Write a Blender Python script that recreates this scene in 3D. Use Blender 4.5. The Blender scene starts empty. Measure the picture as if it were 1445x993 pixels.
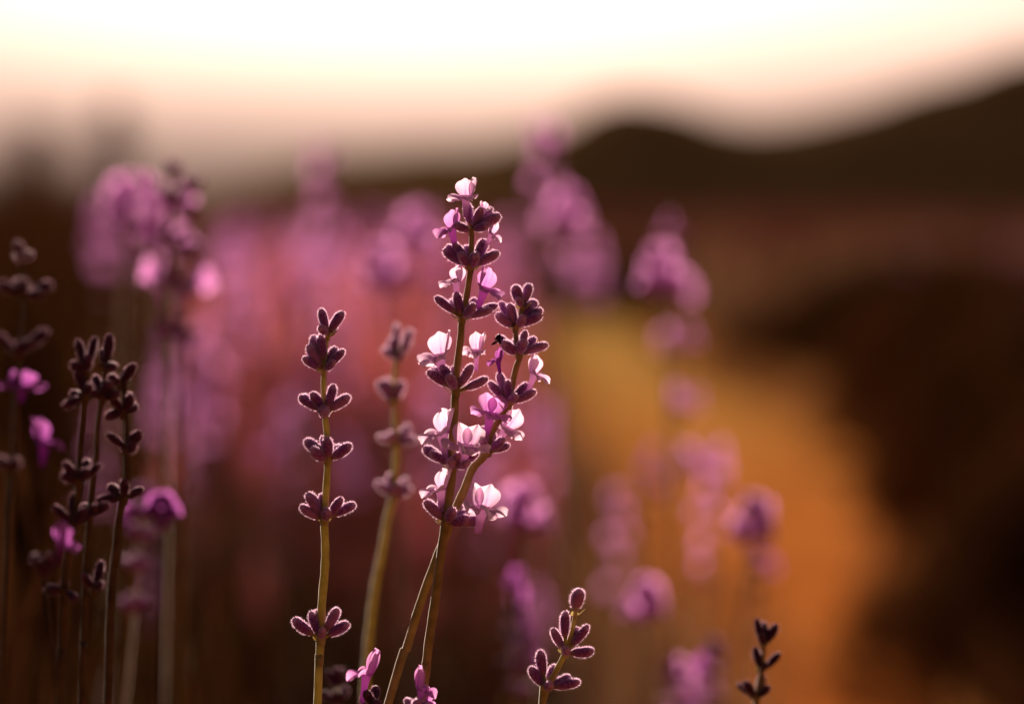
import bpy, math, random
import numpy as np
from mathutils import Vector, Matrix, Quaternion

random.seed(7)
rng = np.random.default_rng(7)
R = math.radians
scene = bpy.context.scene
col = scene.collection

# ------------------------------------------------------------------ camera
FPX = 100.0 / 36.0 * 1445.0          # focal length in photograph pixels
D0 = 0.68                            # focus distance (lavender bud is about 6 mm long)
CAM = Vector((0, 0, 0.60))
HORIZON = 300.0                      # photograph row of the horizon
TILT = math.atan((496.5 - HORIZON) / FPX)
cd = bpy.data.cameras.new('camera')
cam = bpy.data.objects.new('camera', cd)
col.objects.link(cam)
cam.location = CAM
cam.rotation_euler = (math.pi / 2 - TILT, 0, 0)
cd.lens = 100; cd.sensor_width = 36
cd.clip_start = 0.02; cd.clip_end = 5000
cd.dof.use_dof = True
cd.dof.focus_distance = D0
cd.dof.aperture_fstop = 5.8
cd.dof.aperture_blades = 0
scene.camera = cam

FWD = Vector((0, math.cos(TILT), -math.sin(TILT)))
UP = Vector((0, math.sin(TILT), math.cos(TILT)))
RIGHT = Vector((1, 0, 0))

def P(px, py, d):
    return CAM + FWD * d + RIGHT * ((px - 722.5) / FPX * d) + UP * ((496.5 - py) / FPX * d)

# ------------------------------------------------------------------ sky, sun, exposure
SUN_EL, SUN_AZ = 15.0, -2.0          # degrees, azimuth measured from +Y towards +X
w = bpy.data.worlds.new('World'); scene.world = w; w.use_nodes = True
nt = w.node_tree; nt.nodes.clear()
out = nt.nodes.new('ShaderNodeOutputWorld'); bg = nt.nodes.new('ShaderNodeBackground')
sky = nt.nodes.new('ShaderNodeTexSky'); sky.sky_type = 'NISHITA'; sky.sun_disc = False
sky.sun_elevation = R(SUN_EL); sky.sun_rotation = R(SUN_AZ)
sky.air_density = 1.0; sky.dust_density = 7.4; sky.ozone_density = 1.0
tint = nt.nodes.new('ShaderNodeMix'); tint.data_type = 'RGBA'; tint.blend_type = 'MULTIPLY'
tint.inputs[0].default_value = 1.0
tint.inputs[7].default_value = (0.375, 0.285, 0.275, 1)     # rosy evening air
hsv = nt.nodes.new('ShaderNodeHueSaturation'); hsv.inputs['Saturation'].default_value = 0.45
nt.links.new(sky.outputs[0], hsv.inputs['Color']); nt.links.new(hsv.outputs[0], tint.inputs[6]); nt.links.new(tint.outputs[2], bg.inputs[0])
bg.inputs[1].default_value = 0.055
nt.links.new(bg.outputs[0], out.inputs[0])

sl = bpy.data.lights.new('sun', 'SUN'); sun = bpy.data.objects.new('sun', sl); col.objects.link(sun)
sl.energy = 5.0; sl.angle = R(0.6); sl.color = (1.0, 0.76, 0.58)
tosun = Vector((math.sin(R(SUN_AZ)) * math.cos(R(SUN_EL)), math.cos(R(SUN_AZ)) * math.cos(R(SUN_EL)), math.sin(R(SUN_EL))))
sun.rotation_euler = tosun.to_track_quat('Z', 'Y').to_euler()
sun.location = (0, 20, 8)

vs = scene.view_settings
scene.display_settings.display_device = 'sRGB'
vs.view_transform = 'Standard'; vs.look = 'None'; vs.gamma = 1.0; vs.use_curve_mapping = False
vs.exposure = 1.3
scene.render.engine = 'CYCLES'
scene.cycles.use_denoising = True
scene.cycles.max_bounces = 6
scene.cycles.transparent_max_bounces = 8

# ------------------------------------------------------------------ materials
def mat(name):
    m = bpy.data.materials.new(name); m.use_nodes = True
    t = m.node_tree; t.nodes.clear()
    o = t.nodes.new('ShaderNodeOutputMaterial')
    return m, t, o

def N(t, kind, **kw):
    n = t.nodes.new(kind)
    for k, v in kw.items(): setattr(n, k, v)
    return n

def ramp(t, stops):
    r = N(t, 'ShaderNodeValToRGB'); e = r.color_ramp.elements
    while len(e) < len(stops): e.new(0.5)
    for el, (p, c) in zip(e, stops): el.position = p; el.color = (*c, 1)
    return r

def leafy(name, stops, transl, scale=60.0, rough=0.7, sheen=0.0, coords='Object', random_amt=0.0):
    """diffuse + translucent with noise-driven colour"""
    m, t, o = mat(name)
    tc = N(t, 'ShaderNodeTexCoord'); no = N(t, 'ShaderNodeTexNoise'); no.inputs['Scale'].default_value = scale
    no.inputs['Detail'].default_value = 4
    t.links.new(tc.outputs[coords], no.inputs['Vector'])
    r = ramp(t, stops); t.links.new(no.outputs['Fac'], r.inputs[0])
    c = r.outputs[0]
    b = N(t, 'ShaderNodeBsdfPrincipled'); b.inputs['Roughness'].default_value = rough
    b.inputs['Specular IOR Level'].default_value = 0.0 if not sheen else 0.2
    b.inputs['Sheen Weight'].default_value = sheen; b.inputs['Sheen Roughness'].default_value = 0.4
    tr = N(t, 'ShaderNodeBsdfTranslucent'); mx = N(t, 'ShaderNodeMixShader'); mx.inputs[0].default_value = transl
    t.links.new(c, b.inputs['Base Color']); t.links.new(c, tr.inputs['Color'])
    t.links.new(b.outputs[0], mx.inputs[1]); t.links.new(tr.outputs[0], mx.inputs[2])
    t.links.new(mx.outputs[0], o.inputs[0])
    return m

def bud_material(name, base, body, tip, sheen=0.7):
    """calyx: olive at the foot, purple above, ribs by fine relief (object z in metres, 6 mm long)"""
    m, t, o = mat(name)
    tc = N(t, 'ShaderNodeTexCoord'); sx = N(t, 'ShaderNodeSeparateXYZ'); t.links.new(tc.outputs['Object'], sx.inputs[0])
    no = N(t, 'ShaderNodeTexNoise'); no.inputs['Scale'].default_value = 900; no.inputs['Detail'].default_value = 3
    t.links.new(tc.outputs['Object'], no.inputs['Vector'])
    mm = N(t, 'ShaderNodeMath', operation='MULTIPLY'); mm.inputs[1].default_value = 1 / 0.006
    t.links.new(sx.outputs['Z'], mm.inputs[0])
    ad = N(t, 'ShaderNodeMath', operation='MULTIPLY_ADD'); ad.inputs[1].default_value = 0.35; 
    t.links.new(no.outputs['Fac'], ad.inputs[0]); t.links.new(mm.outputs[0], ad.inputs[2])
    sb = N(t, 'ShaderNodeMath', operation='SUBTRACT'); sb.inputs[1].default_value = 0.17; t.links.new(ad.outputs[0], sb.inputs[0])
    r = ramp(t, [(0.05, base), (0.36, body), (0.8, body), (0.97, tip)]); t.links.new(sb.outputs[0], r.inputs[0])
    b = N(t, 'ShaderNodeBsdfPrincipled'); b.inputs['Roughness'].default_value = 0.75
    b.inputs['Specular IOR Level'].default_value = 0.15
    b.inputs['Sheen Weight'].default_value = sheen; b.inputs['Sheen Roughness'].default_value = 0.35
    b.inputs['Sheen Tint'].default_value = (1.0, 0.72, 0.9, 1)
    t.links.new(r.outputs[0], b.inputs['Base Color']); t.links.new(b.outputs[0], o.inputs[0])
    return m

def petal_material(name, deep, pale, edge):
    m, t, o = mat(name)
    at = N(t, 'ShaderNodeAttribute', attribute_name='lobe')
    tc = N(t, 'ShaderNodeTexCoord'); no = N(t, 'ShaderNodeTexNoise'); no.inputs['Scale'].default_value = 700; no.inputs['Detail'].default_value = 4
    t.links.new(tc.outputs['Object'], no.inputs['Vector'])
    ad = N(t, 'ShaderNodeMath', operation='MULTIPLY_ADD'); ad.inputs[1].default_value = 0.5
    t.links.new(no.outputs['Fac'], ad.inputs[0]); t.links.new(at.outputs['Fac'], ad.inputs[2])
    sb = N(t, 'ShaderNodeMath', operation='SUBTRACT'); sb.inputs[1].default_value = 0.25; t.links.new(ad.outputs[0], sb.inputs[0])
    r = ramp(t, [(0.0, deep), (0.35, pale), (0.9, edge)]); t.links.new(sb.outputs[0], r.inputs[0])
    d = N(t, 'ShaderNodeBsdfDiffuse')
    tr = N(t, 'ShaderNodeBsdfTranslucent'); mx = N(t, 'ShaderNodeMixShader'); mx.inputs[0].default_value = 0.6
    t.links.new(r.outputs[0], d.inputs['Color']); t.links.new(r.outputs[0], tr.inputs['Color'])
    t.links.new(d.outputs[0], mx.inputs[1]); t.links.new(tr.outputs[0], mx.inputs[2]); t.links.new(mx.outputs[0], o.inputs[0])
    return m

def flat_mat(name, c, transl=0.0, rough=0.8):
    return leafy(name, [(0.3, tuple(x * 0.8 for x in c)), (0.7, tuple(min(1, x * 1.2) for x in c))], transl, rough=rough)

M = {}
M['bud'] = bud_material('calyx_purple', (0.30, 0.19, 0.08), (0.26, 0.062, 0.31), (0.60, 0.31, 0.60), 1.0)
M['bud_dark'] = bud_material('calyx_shaded', (0.06, 0.03, 0.02), (0.05, 0.012, 0.04), (0.12, 0.04, 0.09), 0.4)  # darker calyx and hairs hold the dim tuft's shade in their colour
M['bud_mauve'] = bud_material('calyx_mauve', (0.16, 0.10, 0.05), (0.42, 0.16, 0.42), (0.66, 0.38, 0.62), 1.0)
M['hair'] = flat_mat('calyx_hair', (0.80, 0.58, 0.78), 0.8)
M['hair_dark'] = flat_mat('calyx_hair_shaded', (0.40, 0.22, 0.29), 0.6)
M['hair_mid'] = flat_mat('calyx_hair_mauve', (0.50, 0.26, 0.46), 0.6)
M['petal'] = petal_material('petal_pale', (0.42, 0.13, 0.46), (0.73, 0.43, 0.70), (0.84, 0.62, 0.78))
M['petal_deep'] = petal_material('petal_lilac', (0.32, 0.06, 0.38), (0.58, 0.20, 0.58), (0.72, 0.36, 0.68))
M['petal_dim'] = petal_material('petal_violet_shaded', (0.15, 0.03, 0.19), (0.30, 0.065, 0.33), (0.40, 0.12, 0.42))  # violet petal darkened, with the dim tuft's shade in its colour
M['wither'] = flat_mat('withered_petal', (0.035, 0.014, 0.012))
M['stem'] = leafy('stem_olive', [(0.3, (0.36, 0.30, 0.085)), (0.7, (0.58, 0.49, 0.18))], 0.35, 300, 0.6, 0.8)
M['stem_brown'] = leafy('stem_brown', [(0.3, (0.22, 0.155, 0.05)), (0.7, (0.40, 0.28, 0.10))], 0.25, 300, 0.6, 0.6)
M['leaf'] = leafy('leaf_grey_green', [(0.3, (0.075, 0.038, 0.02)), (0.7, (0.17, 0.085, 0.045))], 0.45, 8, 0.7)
M['leaf_shaded'] = leafy('leaf_shaded', [(0.3, (0.040, 0.016, 0.006)), (0.7, (0.088, 0.036, 0.013))], 0.15, 8, 0.7)  # shaded copy of the leaf, shade put into the colour
M['wood'] = leafy('bush_wood', [(0.3, (0.05, 0.03, 0.018)), (0.7, (0.10, 0.065, 0.04))], 0.0, 40)
M['field_flower'] = leafy('field_flower', [(0.3, (0.22, 0.10, 0.09)), (0.7, (0.38, 0.18, 0.17))], 0.5, 1.5)

M['row_flower'] = leafy('row_flower', [(0.3, (0.58, 0.27, 0.29)), (0.7, (0.80, 0.44, 0.46))], 0.65, 3)
M['stem_dim'] = leafy('stem_shaded', [(0.3, (0.06, 0.036, 0.016)), (0.7, (0.12, 0.07, 0.03))], 0.1, 300, 0.7, 0.2)  # darker stem copy, the dim tuft's shade is painted into it

# ------------------------------------------------------------------ mesh helpers
def mesh_obj(name, verts, faces, mats, parent=None, midx=None, smooth=True, attr=None, link=True):
    me = bpy.data.meshes.new(name)
    me.from_pydata([tuple(v) for v in verts], [], faces)
    for m in (mats if isinstance(mats, (list, tuple)) else [mats]): me.materials.append(m)
    if midx is not None: me.polygons.foreach_set('material_index', midx)
    me.polygons.foreach_set('use_smooth', [smooth] * len(me.polygons))
    if attr is not None:
        a = me.attributes.new('lobe', 'FLOAT', 'POINT'); a.data.foreach_set('value', attr)
    me.update()
    if not link: return me
    o = bpy.data.objects.new(name, me); col.objects.link(o)
    if parent: o.parent = parent
    return o

def use_mesh(name, me, parent, mtx):
    o = bpy.data.objects.new(name, me); col.objects.link(o); o.parent = parent
    o.matrix_local = mtx
    return o

def empty(name, loc, label=None, cat=None, group=None):
    o = bpy.data.objects.new(name, None); col.objects.link(o); o.location = loc
    o.empty_display_size = 0.02
    if label: o['label'] = label; o['category'] = cat
    if group: o['group'] = group
    return o

def tag(o, label=None, cat=None, group=None, kind=None):
    for k, v in (('label', label), ('category', cat), ('group', group), ('kind', kind)):
        if v: o[k] = v
    return o

def copy_tree(o, parent=None):
    c = o.copy(); col.objects.link(c); c.parent = parent
    for ch in o.children: copy_tree(ch, c)
    return c

def catmull(pts, n=6):
    pts = [Vector(p) for p in pts]; q = [2 * pts[0] - pts[1]] + pts + [2 * pts[-1] - pts[-2]]
    res = []
    for i in range(1, len(q) - 2):
        a, b, c, d = q[i - 1:i + 3]
        for k in range(n):
            t = k / n
            res.append(0.5 * ((2 * b) + (c - a) * t + (2 * a - 5 * b + 4 * c - d) * t * t + (3 * b - a - 3 * c + d) * t ** 3))
    res.append(pts[-1]); return res

def tube_data(path, radii, sides=8, square=0.0, off=0):
    V, F = [], []
    n = len(path)
    ref = Vector((0.3, 1, 0.1)).normalized()
    for i, p in enumerate(path):
        t = (path[min(i + 1, n - 1)] - path[max(i - 1, 0)]).normalized()
        u = t.cross(ref).normalized(); v = t.cross(u)
        for k in range(sides):
            a = 2 * math.pi * k / sides
            r = radii[i] * (1 + square * math.cos(4 * a))
            V.append(p + u * (r * math.cos(a)) + v * (r * math.sin(a)))
    for i in range(n - 1):
        for k in range(sides):
            k2 = (k + 1) % sides
            F.append((off + i * sides + k, off + i * sides + k2, off + (i + 1) * sides + k2, off + (i + 1) * sides + k))
    F.append(tuple(off + k for k in reversed(range(sides)))); F.append(tuple(off + (n - 1) * sides + k for k in range(sides)))
    return V, F

# ------------------------------------------------------------------ lavender organs
def bud_data(seed, sides=26, rings=10, hairs=850, L=0.006, bend=None):
    """one calyx: ribbed barrel narrowing to the foot, toothed blunt tip, fine hairs"""
    r_ = random.Random(seed)
    prof = [(0.0, 0.34), (0.07, 0.42), (0.16, 0.66), (0.3, 0.88), (0.47, 1.0), (0.63, 1.04), (0.77, 1.0), (0.88, 0.86), (0.955, 0.58), (1.0, 0.16)]
    Rm = 0.00100
    bx = (r_.uniform(-1, 1) if bend is None else bend) * 0.0006; fl = r_.uniform(0.9, 1.1)
    V, F = [], []
    def pt(zf, rf, a):
        rib = 1 + (0.11 * math.cos(13 * a) if sides > 20 else 0.0) * min(1, zf * 3)
        x = Rm * rf * rib * math.cos(a) * fl + bx * zf * zf
        return Vector((x, Rm * rf * rib * math.sin(a) / fl, zf * L))
    for zf, rf in prof:
        for k in range(sides):
            a = 2 * math.pi * k / sides
            z2 = zf + (0.035 * math.cos(5 * a + seed) if zf > 0.93 else 0)
            V.append(pt(z2, rf, a))
    n = len(prof)
    for i in range(n - 1):
        for k in range(sides):
            k2 = (k + 1) % sides
            F.append((i * sides + k, i * sides + k2, (i + 1) * sides + k2, (i + 1) * sides + k))
    F.append(tuple(reversed(range(sides)))); F.append(tuple((n - 1) * sides + k for k in range(sides)))
    mi = [0] * len(F)
    zs = [p[0] for p in prof]; rs = [p[1] for p in prof]
    for _ in range(hairs):
        zf = r_.uniform(0.08, 1.0) ** 0.8; a = r_.uniform(0, 2 * math.pi)
        rf = float(np.interp(zf, zs, rs))
        b = pt(zf, rf * 0.98, a)
        nrm = Vector((math.cos(a), math.sin(a), 0.25 + 1.2 * max(0, zf - 0.85) / 0.15)).normalized()
        nrm = (nrm + Vector((r_.uniform(-.5, .5), r_.uniform(-.5, .5), r_.uniform(-.3, .6)))).normalized()
        ln = r_.uniform(0.00030, 0.00072)
        s = nrm.cross(Vector((r_.uniform(-1, 1), r_.uniform(-1, 1), r_.uniform(-1, 1)))).normalized() * 0.000042
        o = len(V); V += [b - s, b + s, b + nrm * ln]; F.append((o, o + 1, o + 2)); mi.append(1)
    return V, F, mi

BUDS, BUDS_DARK, BUDS_MAUVE = [], [], []
for s in range(8):
    V, F, mi = bud_data(s)
    BUDS.append(mesh_obj('bud', V, F, [M['bud'], M['hair']], midx=mi, link=False))
    BUDS_MAUVE.append(mesh_obj('bud', V, F, [M['bud_mauve'], M['hair']], midx=mi, link=False))
    V, F, mi = bud_data(s + 20, hairs=160)
    BUDS_DARK.append(mesh_obj('bud', V, F, [M['bud_dark'], M['hair_dark']], midx=mi, link=False))

def blossom_data(seed, nu=11, nv=11):
    """two-lipped corolla: tube rising along z to the throat at the origin, two erect upper lobes (+y side), three lower lobes (-y)"""
    r_ = random.Random(seed)
    V, F, A = [], [], []
    tp = [(-0.0055, 0.00062), (-0.004, 0.00070), (-0.0025, 0.00082), (-0.0012, 0.00105), (0.0, 0.0015)]
    S = 12
    for z, r in tp:
        for k in range(S):
            a = 2 * math.pi * k / S; V.append(Vector((r * math.cos(a), r * math.sin(a), z))); A.append(0.25 + 0.3 * (1 + z / 0.0055))
    for i in range(len(tp) - 1):
        for k in range(S):
            k2 = (k + 1) % S; F.append((i * S + k, i * S + k2, (i + 1) * S + k2, (i + 1) * S + k))
    def lobe(az, width, length, rise0, rise1, cup, twist=0.0):
        o = len(V); ca, sa = math.cos(az), math.sin(az)
        out_ = Vector((ca, sa, 0)); side0 = Vector((-sa, ca, 0))
        ph = r_.uniform(0, 6); ruf = r_.uniform(0.00025, 0.00045)
        pos = out_ * 0.0012 + Vector((0, 0, -0.0006)); cur = Vector(pos)
        for i in range(nv):
            f = i / (nv - 1)
            ang = rise0 + (rise1 - rise0) * f                       # elevation of the mid-line
            dirv = out_ * math.cos(ang) + Vector((0, 0, 1)) * math.sin(ang)
            if i: cur = cur + dirv * (length / (nv - 1))
            nrm = dirv.cross(side0); tw = twist * f
            side = side0 * math.cos(tw) + nrm * math.sin(tw); nrm = dirv.cross(side)
            wd = width * (0.38 + 0.62 * math.sin(math.pi / 2 * min(1, f / 0.55)) if f < 0.55 else max(0.25, math.sqrt(max(0, 1 - ((f - 0.55) / 0.47) ** 2))))
            for j in range(nu):
                g = 2 * j / (nu - 1) - 1
                tipcut = -(g * g) * 0.10 * length * max(0, f - 0.45) / 0.55
                p = cur + side * (g * wd / 2) + dirv * tipcut + nrm * (cup * (g * g) * wd * 0.5 + ruf * f * (math.sin(3.6 * g + ph + 2 * f) + 0.5 * math.sin(7.5 * g + 2 * ph)))
                V.append(p); A.append(0.30 + 0.70 * max(f, abs(g) * f) - 0.30 * max(0, 1 - abs(g) * 4) * (1 - 0.5 * f) - 0.10 * (0.5 + 0.5 * math.cos(14 * g)))
        for i in range(nv - 1):
            for j in range(nu - 1):
                F.append((o + i * nu + j, o + i * nu + j + 1, o + (i + 1) * nu + j + 1, o + (i + 1) * nu + j))
    j = lambda s=0.12: r_.uniform(-s, s)
    lobe(R(52) + j(), 0.0048, 0.0052, R(68) + j(), R(86) + j(.2), 0.22, j(.4))
    lobe(R(128) + j(), 0.0048, 0.0052, R(68) + j(), R(86) + j(.2), 0.22, j(.4))
    lobe(R(-90) + j(), 0.0042, 0.0038, R(15) + j(), R(-55) + j(.3), 0.12, r_.choice((-.8, .8)) + j(.2))
    lobe(R(-30) + j(), 0.0038, 0.0036, R(25) + j(), R(-35) + j(.3), 0.12, 0.9 + j(.3))
    lobe(R(-150) + j(), 0.0038, 0.0036, R(25) + j(), R(-35) + j(.3), 0.12, -0.9 + j(.3))
    return V, F, A

BLOOMS = {}
for key in ('petal', 'petal_deep', 'petal_dim'):
    BLOOMS[key] = []
    for s in range(5):
        V, F, A = blossom_data(s + 31)
        BLOOMS[key].append(mesh_obj('blossom', V, F, M[key], attr=A, link=False))

def withered_data(seed):
    V, F, A = blossom_data(seed)
    r_ = random.Random(seed)
    V = [Vector((v.x * (0.55 + 0.25 * r_.random()), v.y * (0.5 + 0.3 * r_.random()), v.z * 0.6)) for v in V]
    return V, F
V, F = withered_data(3); WITHER = mesh_obj('withered_blossom', V, F, M['wither'], link=False)

def frame(zdir, yhint):
    z = zdir.normalized(); x = yhint.cross(z)
    if x.length < 1e-4: x = Vector((1, 0, 0)).cross(z)
    x.normalize(); y = z.cross(x)
    return Matrix((x, y, z)).transposed()

def bud_matrix(base, tip, thick, roll):
    d = tip - base
    m = frame(d, Vector((math.sin(roll), math.cos(roll), 0.1))).to_4x4()
    s = d.length / 0.006
    return Matrix.Translation(base) @ m @ Matrix.Diagonal((thick, thick, s, 1))

def collar_data(r, seed):
    """small pair of papery bracts and the swollen node under a whorl"""
    r_ = random.Random(seed); V, F = [], []
    S = 10
    for z, f in ((-0.0014, 0.9), (-0.0006, 1.1), (0.0002, 1.2), (0.0010, 0.9)):
        for k in range(S):
            a = 2 * math.pi * k / S; V.append(Vector((r * f * math.cos(a), r * f * math.sin(a), z)))
    for i in range(3):
        for k in range(S):
            k2 = (k + 1) % S; F.append((i * S + k, i * S + k2, (i + 1) * S + k2, (i + 1) * S + k))
    for q in range(2):
        a = r_.uniform(0, 6.28) + q * math.pi; o = len(V)
        u = Vector((math.cos(a), math.sin(a), 0)); s = Vector((-math.sin(a), math.cos(a), 0))
        for f, wd in ((0, 0.9), (0.4, 1.0), (0.75, 0.6), (1, 0.05)):
            c = u * (r * 1.3 + 0.0017 * f) + Vector((0, 0, -0.0004 + 0.0016 * f))
            V += [c - s * (0.001 * wd), c + u * 0.0002, c + s * (0.001 * wd)]
        for i in range(3):
            for k in range(2):
                F.append((o + i * 3 + k, o + i * 3 + k + 1, o + (i + 1) * 3 + k + 1, o + (i + 1) * 3 + k))
    return V, F

def stalk(label, depth, stem_px, whorls, ground, group=None, stem_mat='stem', buds=None, r=0.00082, bud_px=36.0, thick=1.0, petal='petal', seed=0):
    """a flowering stalk laid out from photograph positions on the plane at `depth`; ground = where it roots (x, y)"""
    r_ = random.Random(seed)
    buds = buds or BUDS
    base = Vector((ground[0], ground[1], 0.0))
    root = empty('lavender_stalk', base, label, 'lavender', group)
    top = [P(x, y, depth) for x, y in stem_px]
    low = top[-1]; dirn = (top[-1] - top[-2]).normalized()
    k = 0.35 * low.z
    mids = []
    for f in (0.25, 0.5, 0.75):
        h = (low + dirn * k * 0.9) * (1 - f) + base * f if f > 0.3 else low + dirn * (low.z * 0.22)
        h = Vector((h.x, h.y, low.z * (1 - f))); mids.append(h)
    path = catmull(top + mids + [base - Vector((0, 0, 0.01))], 5)
    n = len(path); rr = []
    for i, p in enumerate(path):
        rr.append(r * (0.52 + 0.48 * min(1, i / (0.55 * n))) * (1 + 0.04 * math.sin(i * 1.7)))
    V, F = tube_data([p - base for p in path], rr, 12, 0.10)
    mesh_obj('stem', V, F, M[stem_mat], root)
    mm = 0.006 / 36.0
    mpp = depth / FPX                                        # metres per photograph pixel
    Lb = bud_px * D0 / FPX
    for wi, wh in enumerate(whorls):
        node = P(wh['n'][0], wh['n'][1], depth)
        V, F = collar_data(r * (0.6 + 0.4 * min(1, wi / 4)), seed * 31 + wi)
        wo = mesh_obj('whorl', V, F, M[stem_mat], root); wo.location = node - base
        for bi, b in enumerate(wh['b']):
            sgn = b[2] if len(b) > 2 else (1 if (bi % 2) else -1)
            d2 = math.hypot(b[0] - wh['n'][0], b[1] - wh['n'][1]) * mpp
            dz = math.sqrt(max(0.0, Lb * Lb - d2 * d2)) if d2 < Lb else 0.0012
            dz = min(dz, 0.0042) * sgn
            tip = P(b[0], b[1], depth) + FWD * dz
            vec = tip - node
            bs = node + vec * 0.10
            if vec.length > Lb * 1.18: bs = tip - vec.normalized() * Lb * 1.05      # long reach: sits on a short pedicel
            th = thick * r_.uniform(0.84, 1.14) * (b[3] if len(b) > 3 else 1.0)
            use_mesh('bud', r_.choice(BUDS_MAUVE if buds is BUDS and r_.random() < 0.35 else buds), wo, Matrix.Translation(-(node)) @ bud_matrix(bs, tip, th, r_.uniform(0, 6.28)))
            if (bs - node).length > 0.0012:
                V, F = tube_data([Vector((0, 0, 0)), (bs - node) * 0.5, (bs - node) + vec.normalized() * 0.0006], [0.0005, 0.00042, 0.0005], 6)
                mesh_obj('pedicel', V, F, M[stem_mat], wo)
        for f in wh.get('f', []):
            thr = P(f['c'][0], f['c'][1], depth) + FWD * f.get('z', 0.0)
            tp = P(f['t'][0], f['t'][1], depth) + FWD * (f.get('z', 0.0) + f.get('lean', 0.0))
            frm = P(f['s'][0], f['s'][1], depth) + FWD * f.get('z', 0.0)
            ax = (tp - thr).normalized() * 0.6 + (thr - frm).normalized() * 0.4
            y = f.get('yaw', 0)
            # local -y (lower lip) points to the viewer at yaw 0, towards +x at yaw 90
            face = (-FWD) * math.cos(R(y)) + RIGHT * math.sin(R(y))
            mtx = frame(ax, -face).to_4x4()
            s = (tp - thr).length / 0.0050
            sw = f.get('w', 1.0) * 1.05
            me = r_.choice(BLOOMS[f.get('m', petal)]) if not f.get('dead') else WITHER
            use_mesh('blossom' if not f.get('dead') else 'withered_blossom', me, wo,
                     Matrix.Translation(thr - node) @ mtx @ Matrix.Diagonal((s * sw, s * sw, s, 1)))
    return root

def C(ox, oy, sc):
    return lambda x, y: (ox + x / sc, oy + y / sc)
c1, c2, c3, c4, c5, c6, c7, c8 = C(560, 220, 3.82), C(560, 430, 3.82), C(520, 640, 2.812), C(390, 410, 2.838), C(380, 720, 3.638), C(0, 320, 3.546), C(0, 560, 3.31), C(680, 780, 3.141)
def W(c, n, bl, fl=()):
    d = {'n': c(*n), 'b': [(*c(b[0], b[1]), *b[2:]) for b in bl], 'f': []}
    for f in fl:
        g = dict(f)
        for k in 'cts': g[k] = (g[k][0](*g[k][1:]) if callable(g[k][0]) else c(*g[k]))
        d['f'].append(g)
    return d

# ------------------------------------------------------------------ setting: ground, path, hills
def soil(name, stops, scale):
    m, t, o = mat(name)
    tc = N(t, 'ShaderNodeTexCoord'); no = N(t, 'ShaderNodeTexNoise'); no.inputs['Scale'].default_value = scale; no.inputs['Detail'].default_value = 8
    no.inputs['Roughness'].default_value = 0.65
    t.links.new(tc.outputs['Object'], no.inputs['Vector'])
    r = ramp(t, stops); t.links.new(no.outputs['Fac'], r.inputs[0])
    b = N(t, 'ShaderNodeBsdfDiffuse'); b.inputs['Roughness'].default_value = 0.6
    bp = N(t, 'ShaderNodeBump'); bp.inputs['Strength'].default_value = 0.4; bp.inputs['Distance'].default_value = 0.02
    t.links.new(no.outputs['Fac'], bp.inputs['Height']); t.links.new(bp.outputs[0], b.inputs['Normal'])
    t.links.new(r.outputs[0], b.inputs['Color']); t.links.new(b.outputs[0], o.inputs[0])
    return m
M['ground'] = soil('ground_soil', [(0.3, (0.05, 0.028, 0.014)), (0.7, (0.11, 0.06, 0.028))], 1.2)
M['hill'] = soil('hill_scrub', [(0.3, (0.26, 0.145, 0.055)), (0.7, (0.40, 0.235, 0.085))], 0.08)

g = mesh_obj('ground', [(-1500, -60, 0), (1500, -60, 0), (1500, 2500, 0), (-1500, 2500, 0)], [(0, 1, 2, 3)], M['ground'])
tag(g, 'dark soil of the lavender field', kind='structure')

def smooth_noise(x, y, s=0.0):
    return (math.sin(x * 1.3 + 2.1 * math.sin(y * 0.7 + s)) + math.sin(y * 1.9 + 1.7 * math.sin(x * 1.1 + s * 2)) + 0.6 * math.sin(3.1 * x + 2.3 * y + s)) / 2.6

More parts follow.
